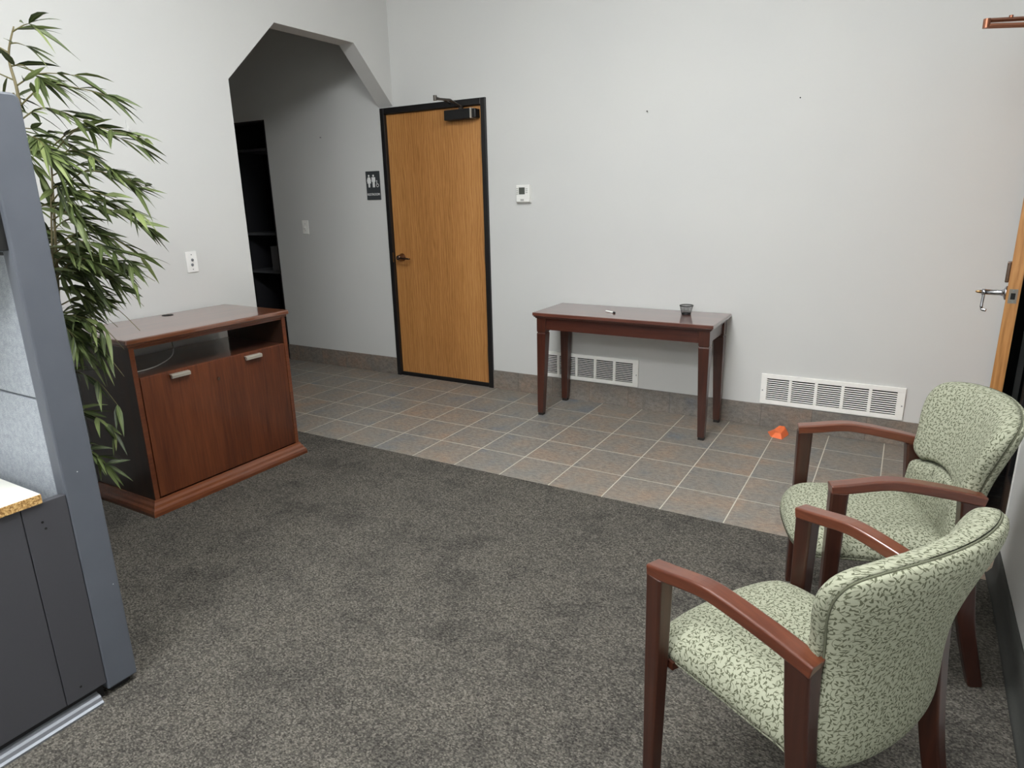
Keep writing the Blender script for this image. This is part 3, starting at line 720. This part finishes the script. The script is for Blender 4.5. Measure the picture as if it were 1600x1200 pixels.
def chair(label, loc, rotz):
    t = empty('armchair', loc, rotz, label, 'chair', 'green upholstered armchairs along the right wall')
    # backrest: rear shell, upper cushion, lumbar cushion
    link('backrest_shell', pillow(BACK, (0, 0.60), 0.034, lambda a, b_, o: (a, back_mid(a, b_)+0.004+o, b_), n_exp=5), M['fabric'], t, smooth=True)
    zc = lambda x: 0.602 - 0.9*x*x
    up = []
    xs_ = [0.214 - 0.0428*k for k in range(11)]
    half = [(0.218, 0.60), (0.231, 0.665), (0.255, 0.740), (0.262, 0.795), (0.241, 0.835), (0.177, 0.853), (0.09, 0.862), (0.0, 0.865)]
    upo = half + [(-x, z) for x, z in half[::-1][1:]] + [(-x, zc(x)) for x in xs_[1:-1]]
    link('backrest_cushion', pillow(closed_smooth(upo, 4), (0, 0.715), 0.052, lambda a, b_, o: (a, back_mid(a, b_)-0.003-o, b_), n_exp=11, rings=20), M['fabric'], t, smooth=True)
    lo = [(-x, zc(x)-0.002) for x in [-0.208+0.0416*k for k in range(11)]][::1]
    loo = [(x, zc(x)-0.002) for x in [0.208-0.0416*k for k in range(11)]] + [(-0.220, 0.535), (-0.224, 0.44), (-0.18, 0.37), (0.18, 0.37), (0.224, 0.44), (0.220, 0.535)]
    link('lumbar_cushion', pillow(closed_smooth(loo, 4), (0, 0.50), 0.052, lambda a, b_, o: (a, back_mid(a, b_)-0.003-o, b_), n_exp=9, rings=18), M['fabric'], t, smooth=True)
    # dark tube carrying the shade of the groove between shell and cushion
    b = tube(BM(), [(a*0.998, back_mid(a, z_)+0.001, z_) for a, z_ in BACK+BACK[:1]], 0.0024, 6, cap=False)
    link('groove_shade_line', b, M['seam'], t, smooth=True)
    for sx in (-0.045, 0.045):
        zs = [zc(sx)-0.012-0.012*k for k in range(6)]
        b = tube(BM(), [(sx*(1-0.02*k), back_mid(sx, z_)-0.0548+0.0002*k*k, z_) for k, z_ in enumerate(zs)], [0.0016-0.0002*k for k in range(6)], 5)
        link('gather_shade_line', b, M['seam'], t)  # thin dark tubes standing in for shade in the gathers
    # seat
    so = closed_smooth([(0.0, -0.345), (0.12, -0.338), (0.205, -0.312), (0.236, -0.26), (0.238, -0.10), (0.236, 0.06), (0.215, 0.115), (0.0, 0.125), (-0.215, 0.115), (-0.236, 0.06), (-0.238, -0.10), (-0.236, -0.26), (-0.205, -0.312), (-0.12, -0.338)], 5)
    def seat_top(a, y, o):
        fr = max(0.0, (-y-0.20)/0.145)
        return (a, y, 0.395 + o - 0.022*fr*fr + 0.018*(1-min(1, abs(a)/0.24)**2)*(0 if o == 0 else 0) - 0.10*max(0, y+0.05)*0.3)
    link('seat_cushion', pillow(so, (0, -0.10), 0.072, seat_top, n_exp=4.5), M['fabric'], t, smooth=True)
    link('seat_underside', pillow(so, (0, -0.10), 0.026, lambda a, y, o: (a*0.995, y*0.995, 0.393 - o - 0.022*max(0.0, (-y-0.20)/0.145)**2 - 0.03*max(0, y+0.05)), n_exp=6), M['fabric'], t, smooth=True)
    for sx in (-1, 1):
        # front leg
        b = BM()
        prof = [(0.0, 0.034, 0.034), (0.30, 0.040, 0.042), (0.625, 0.046, 0.050)]
        sweep_rect(b, [(sx*0.268, -0.250+0.002*0, z) for z, _, _ in prof], [p[1] for p in prof], [p[2] for p in prof])
        lg = link('front_leg', b, M['chair_wood'], t, bevel=0.002)
        link('foot_glide', obox(sx*0.268-0.012, sx*0.268+0.012, -0.262, -0.238, -0.0, 0.004), M['glide'], lg)
        # rear leg: kicks back towards the floor
        b = BM(); rp = smooth_path([(sx*0.236, 0.108, 0.612), (sx*0.236, 0.120, 0.45), (sx*0.236, 0.150, 0.22), (sx*0.236, 0.205, 0.0)], 5)
        n_ = len(rp); sweep_rect(b, rp, [0.042-0.010*i/(n_-1) for i in range(n_)], [0.060-0.020*i/(n_-1) for i in range(n_)])
        link('rear_leg', b, M['chair_wood'], t, bevel=0.002)
        # arm: arched from the front leg to the rear leg
        sz = [(0.0, 0.0, 0.648), (0.15, 0, 0.657), (0.35, 0, 0.670), (0.5, 0, 0.668), (0.75, 0, 0.653), (0.9, 0, 0.641), (1.0, 0, 0.632)]
        pth = [(sx*(0.268-0.032*s_), -0.274+0.413*s_, z-0.0165) for s_, _, z in sz]
        b = sweep_rect(BM(), smooth_path(pth, 4), 0.046, 0.031)
        link('arm', b, M['chair_arm'], t, bevel=0.003)
    for yy in (-0.228, 0.105):
        link('stretcher', obox(-0.245 if yy < 0 else -0.216, 0.245 if yy < 0 else 0.216, yy-0.010, yy+0.010, 0.372, 0.392), M['chair_wood'], t)
    return t
chair('nearest sage green patterned armchair with wooden arms, its back to the viewer', (3.273, -2.922, 0), math.radians(-119.1))
chair('farther sage green patterned armchair with wooden arms, beside the ajar entrance door', (3.402, -2.024, 0), math.radians(-73))

# ================================================================== PARTITION + DESK
pt = empty('cubicle_partition', (1.34, -3.482, 0), 0, 'grey fabric office partition with blue-grey end post at the left edge', 'partition')
b = BM(); ypost = [(-0.047, 0.022), (0.047, 0.022)]
cr = [(0.047-0.02+0.02*math.sin(a), 1.758-0.02+0.02*math.cos(a)) for a in [PI/2*(1-k/5) for k in range(6)]]
pg = [(-0.047, 0.022), (0.047, 0.022)] + cr + [(-c[0], c[1]) for c in cr[::-1]]
prism(b, pg, lambda p: (0.0, p[0], p[1]), lambda p: (-0.05, p[0], p[1]))
link('end_post', b, M['part_post'], pt, bevel=0.006)
for z0, z1 in ((0.05, 0.955), (0.961, 1.735)):
    link('fabric_panel', obox(-1.60, -0.05, -0.036, 0.036, z0, z1), M['part_fab'], pt, bevel=0.004)
link('top_cap', obox(-1.60, -0.05, -0.044, 0.044, 1.735, 1.758), M['part_trim'], pt, bevel=0.004)
link('edge_strip', obox(-0.064, -0.05, -0.040, -0.034, 0.05, 1.735), M['part_trim'], pt)
link('hanger_strip', obox(-1.60, -0.064, -0.040, -0.034, 1.358, 1.366), M['kick'], pt)
link('base_raceway', obox(-1.60, -0.02, -0.03, 0.03, 0.0, 0.05), M['kick'], pt)
bn = empty('overhead_bin', (0.72, -3.70, 1.376), 0, 'black overhead storage bin mounted on the grey partition at the left edge', 'storage bin')
link('carcass', obox(-0.60, 0.596, -0.16, 0.182, 0, 0.36), M['black_metal'], bn, bevel=0.003)
link('end_panel', obox(0.596, 0.606, -0.165, 0.182, -0.004, 0.365), M['black_plastic'], bn, bevel=0.002)
link('flipper_door', obox(-0.59, 0.59, -0.175, -0.16, 0.01, 0.35), M['part_trim'], bn)
dk = empty('desk', (0.95, -4.3, 0), 0, 'charcoal steel desk with white laminate top beside the partition', 'desk')
tp = link('worktop', obox(-0.6, 0.393, -0.75, 0.709, 0.690, 0.716), M['laminate'], dk)
link('raw_edge', obox(0.393, 0.396, -0.75, 0.709, 0.690, 0.7155), M['chip'], tp)
link('gable_panel', obox(0.368, 0.388, -0.75, 0.655, 0.052, 0.688), M['gable'], dk, bevel=0.001)
ge = link('gable_filler', obox(0.368, 0.390, 0.657, 0.770, 0.052, 0.688), M['gable'], dk, bevel=0.001)
for y, z in ((0.70, 0.633), (0.705, 0.612), (0.70, 0.088)): link('screw_hole', lathe(BM(), [(0.0035, 0.388), (0.0035, 0.3910)], 10, (0, y, z), 'X'), M['dark_hole'], ge)
link('kick_plate', obox(0.34, 0.372, -0.75, 0.765, 0.0, 0.054), M['kick'], dk)
b = BM(); prism(b, [(0.372, 0.0), (0.408, 0.0), (0.408, 0.006), (0.400, 0.010), (0.396, 0.020), (0.390, 0.026), (0.380, 0.026), (0.372, 0.030)], lambda p: (p[0], -0.75, p[1]), lambda p: (p[0], 0.745, p[1]))
link('floor_rail', b, M['alu'], dk)

# ================================================================== BAMBOO PLANT
rnd = random.Random(11)
PX, PY = 0.23, -3.08
pl = empty('artificial_bamboo', (PX, PY, 0), 0, 'tall artificial bamboo plant between the partition and the wooden cabinet', 'plant')
pot = link('pot', lathe(BM(), [(0.10, 0.0), (0.125, 0.22), (0.135, 0.25), (0.122, 0.25), (0.118, 0.22), (0.0, 0.215)], 32), M['pot'], pl, smooth=False)
link('soil', lathe(BM(), [(0.116, 0.212), (0.09, 0.226), (0.0, 0.23)], 24), M['soil'], pot)
canes = [[(0.0, 0.0, 0.2), (0.10, 0.02, 0.9), (0.21, 0.04, 1.6), (0.245, 0.05, 1.86), (0.235, 0.05, 2.0), (0.27, 0.07, 2.10)],
         [(0.05, 0.03, 0.2), (0.10, 0.07, 0.8), (0.17, 0.12, 1.4), (0.20, 0.15, 1.72)],
         [(-0.05, 0.02, 0.2), (-0.04, 0.04, 0.9), (0.0, 0.06, 1.5), (0.02, 0.08, 1.85)],
         [(0.04, -0.02, 0.2), (0.12, 0.02, 0.7), (0.20, 0.06, 1.2), (0.25, 0.09, 1.52)]]
CP = []
for c in canes:
    p = smooth_path(c, 8); CP.append(p); n_ = len(p)
    link('cane', tube(BM(), p, [0.011-0.0085*i/(n_-1) for i in range(n_)], 8), M['cane'], pl, smooth=True)
def add_leaf(bm, uvl, tl, base, d, L, W, droop, roll):
    d = d.normalized(); side = d.cross(Vector((0, 0, 1)))
    if side.length < 0.05: side = Vector((1, 0, 0))
    side = (Matrix.Rotation(roll, 3, d) @ side.normalized()); up = side.cross(d).normalized()
    prof = [(0.0, 0.10), (0.12, 0.62), (0.32, 1.0), (0.6, 0.78), (0.84, 0.36), (1.0, 0.02)]
    tone = rnd.random(); rows = []
    for s_, wv in prof:
        c = base + d*(L*s_) + Vector((0, 0, -droop*L*s_*s_))
        w_ = W*wv/2; rows.append((bm.verts.new(c - side*w_ + up*w_*0.28), bm.verts.new(c), bm.verts.new(c + side*w_ + up*w_*0.28), s_))
    for i in range(len(rows)-1):
        a, b_ = rows[i], rows[i+1]
        for k in (0, 1):
            f = bm.faces.new((a[k], a[k+1], b_[k+1], b_[k])); f.smooth = True
            for l, (uu, vv) in zip(f.loops, ((k/2, a[3]), ((k+1)/2, a[3]), ((k+1)/2, b_[3]), (k/2, b_[3]))): l[uvl].uv = (uu, vv)
    for r in rows:
        for v in r[:3]: v[tl] = tone
def ok(p):   # keep leaves clear of the cabinet, partition and wall
    wx, wy, wz = p.x+PX, p.y+PY, p.z
    if wz < 0.92 and wx < 0.33 and wy > -2.735: return False
    if wz < 1.78 and wx < 1.37 and wy < -3.42: return False
    lim = 0.34 + 0.41*min(1, max(0, (wz-0.98)/0.18)) + 0.14*min(1, max(0, (wz-1.25)/0.2))   # outline of the crown, fuller towards the top
    return -0.27 < wx < lim + 1.9*max(-0.06, -2.80-wy)
def branch(path, nl, Lr, cluster=3, tipn=5):
    p = smooth_path(path, 5); p = [Vector(q) for q in p]
    n_ = len(p)
    br = link('branch', tube(BM(), p, [0.0032-0.0022*i/(n_-1) for i in range(n_)], 5), M['twig'], pl, smooth=True)
    bm = BM(); uvl = bm.loops.layers.uv.new('UVMap'); tl = bm.verts.layers.float.new('tone')
    for k in range(nl+1):
        q = 0.22 + 0.78*k/nl; i = min(n_-1, int(q*(n_-1))); pos = p[i]
        d0 = (p[min(i+1, n_-1)] - p[max(i-1, 0)]).normalized()
        cnt = tipn if k == nl else cluster
        for j in range(cnt):
            a = rnd.uniform(-1.1, 1.1); e = rnd.uniform(-0.55, 0.30)
            d = Matrix.Rotation(a, 3, 'Z') @ Vector((d0.x, d0.y, d0.z*0.35)); d = Vector((d.x, d.y, d.z+e)).normalized()
            L = rnd.uniform(*Lr); tip = pos + d*L + Vector((0, 0, -0.25*L))
            if ok(tip) and ok(pos + d*L*0.5): add_leaf(bm, uvl, tl, pos, d, L, rnd.uniform(0.014, 0.023), rnd.uniform(0.05, 0.38), rnd.uniform(-1.1, 1.1))
    if len(bm.verts): link('leaves', bm, M['leaf'], br)
    else: bm.free()
def on(c, z):
    return min(CP[c], key=lambda q: abs(q.z-z)).copy()
def arch(c, z, az, reach, rise, fall, nl, Lr=(0.085, 0.15), cluster=3, tipn=5):
    s = on(c, z); u = Vector((math.cos(az), math.sin(az), 0))
    branch([s, s+u*reach*0.32+Vector((0, 0, rise)), s+u*reach*0.66+Vector((0, 0, rise*0.95-fall*0.2)), s+u*reach*0.92+Vector((0, 0, rise-fall*0.75))], nl, Lr, cluster, tipn)
# top sprays
branch([on(0, 2.08), on(0, 2.09)+Vector((0.03, 0.02, 0.01)), on(0, 2.09)+Vector((0.05, 0.03, 0.015))], 2, (0.12, 0.17), 2, 4)
branch([on(0, 2.04), on(0, 2.05)+Vector((0.03, 0.01, 0.0)), on(0, 2.05)+Vector((0.06, 0.02, -0.01))], 1, (0.10, 0.14), 1, 3)
branch([on(0, 2.02), on(0, 2.02)+Vector((-0.04, -0.03, 0.03)), on(0, 2.02)+Vector((-0.08, -0.05, 0.04))], 1, (0.11, 0.15), 1, 4)
branch([on(0, 1.93), on(0, 1.93)+Vector((-0.05, -0.04, 0.03)), on(0, 1.93)+Vector((-0.09, -0.06, 0.04))], 1, (0.10, 0.13), 1, 3)
branch([on(0, 1.97), on(0, 1.97)+Vector((0.05, 0.02, 0.0)), on(0, 1.97)+Vector((0.09, 0.04, -0.04))], 1, (0.11, 0.17), 3, 10)
branch([on(0, 1.90), on(0, 1.90)+Vector((0.08, 0.05, 0.04)), on(0, 1.90)+Vector((0.20, 0.12, 0.03))], 3, (0.09, 0.14), 2, 5)
# arching side branches: (cane, height, azimuth, reach, rise, fall, nodes, cluster)
for q in ((0, 1.84, 0.55, 0.34, 0.07, 0.05, 5, 2), (0, 1.80, 0.75, 0.22, 0.04, 0.06, 4, 4), (1, 1.70, 0.60, 0.34, 0.07, 0.08, 5, 3), (1, 1.64, 0.25, 0.30, 0.05, 0.10, 5, 3), (1, 1.68, 0.45, 0.44, 0.10, 0.07, 6, 3),
          (1, 1.60, 0.95, 0.30, 0.04, 0.12, 5, 3), (3, 1.50, 0.65, 0.42, 0.11, 0.10, 6, 3), (3, 1.47, 0.45, 0.38, 0.07, 0.12, 6, 3), (3, 1.42, 0.85, 0.36, 0.05, 0.13, 6, 3), (1, 1.45, 0.55, 0.36, 0.06, 0.15, 6, 3),
          (1, 1.36, 0.75, 0.34, 0.04, 0.16, 6, 3), (3, 1.30, 0.50, 0.34, 0.05, 0.13, 6, 4), (3, 1.22, 0.62, 0.42, 0.09, 0.14, 7, 4), (3, 1.18, 0.50, 0.38, 0.08, 0.16, 7, 4), (3, 1.10, 0.80, 0.32, 0.04, 0.2, 6, 4),
          (1, 1.18, 0.65, 0.34, 0.03, 0.2, 6, 4), (3, 1.04, 0.45, 0.30, 0.03, 0.18, 6, 4), (3, 0.95, 0.40, 0.30, 0.0, 0.20, 6, 4), (3, 0.84, 0.35, 0.28, 0.0, 0.18, 5, 3), (3, 0.60, 0.35, 0.28, 0.03, 0.12, 5, 4), (3, 0.52, 0.30, 0.24, 0.02, 0.10, 4, 4)):
    arch(*q[:7], cluster=q[7])
for i in range(26):
    c = rnd.choice((0, 1, 2, 3)); z = rnd.uniform(0.95, 1.78)
    arch(c, z, rnd.uniform(0.1, 1.3), rnd.uniform(0.10, 0.26), rnd.uniform(0.02, 0.07), rnd.uniform(0.06, 0.16), 4, cluster=4)
for i in range(6):
    c = rnd.choice((0, 2)); z = rnd.uniform(1.2, 1.85)
    arch(c, z, rnd.uniform(1.5, 3.6), rnd.uniform(0.12, 0.25), rnd.uniform(0.02, 0.08), rnd.uniform(0.08, 0.2), 4, cluster=3)

# ================================================================== CEILING LIGHTS
for i, (x, y) in enumerate(LAMPS):
    t = empty('ceiling_light', (x, y, CEIL), 0, ('ceiling light panel nearest the back wall', 'ceiling light panel above the viewer', 'ceiling light panel nearest the rear wall')[i], 'ceiling light', 'ceiling light panels with deepened diffusers')
    b = BM()
    for r in ((-0.62, 0.62, -0.32, -0.29), (-0.62, 0.62, 0.29, 0.32), (-0.62, -0.59, -0.29, 0.29), (0.59, 0.62, -0.29, 0.29)): box(b, *r, -0.02, 0)
    link('frame', b, M['white_metal'], t)
    link('diffuser', obox(-0.59, 0.59, -0.29, 0.29, -0.11, -0.002), M['lamp'], t)  # deepened below the ceiling so its glowing sides brighten the upper walls
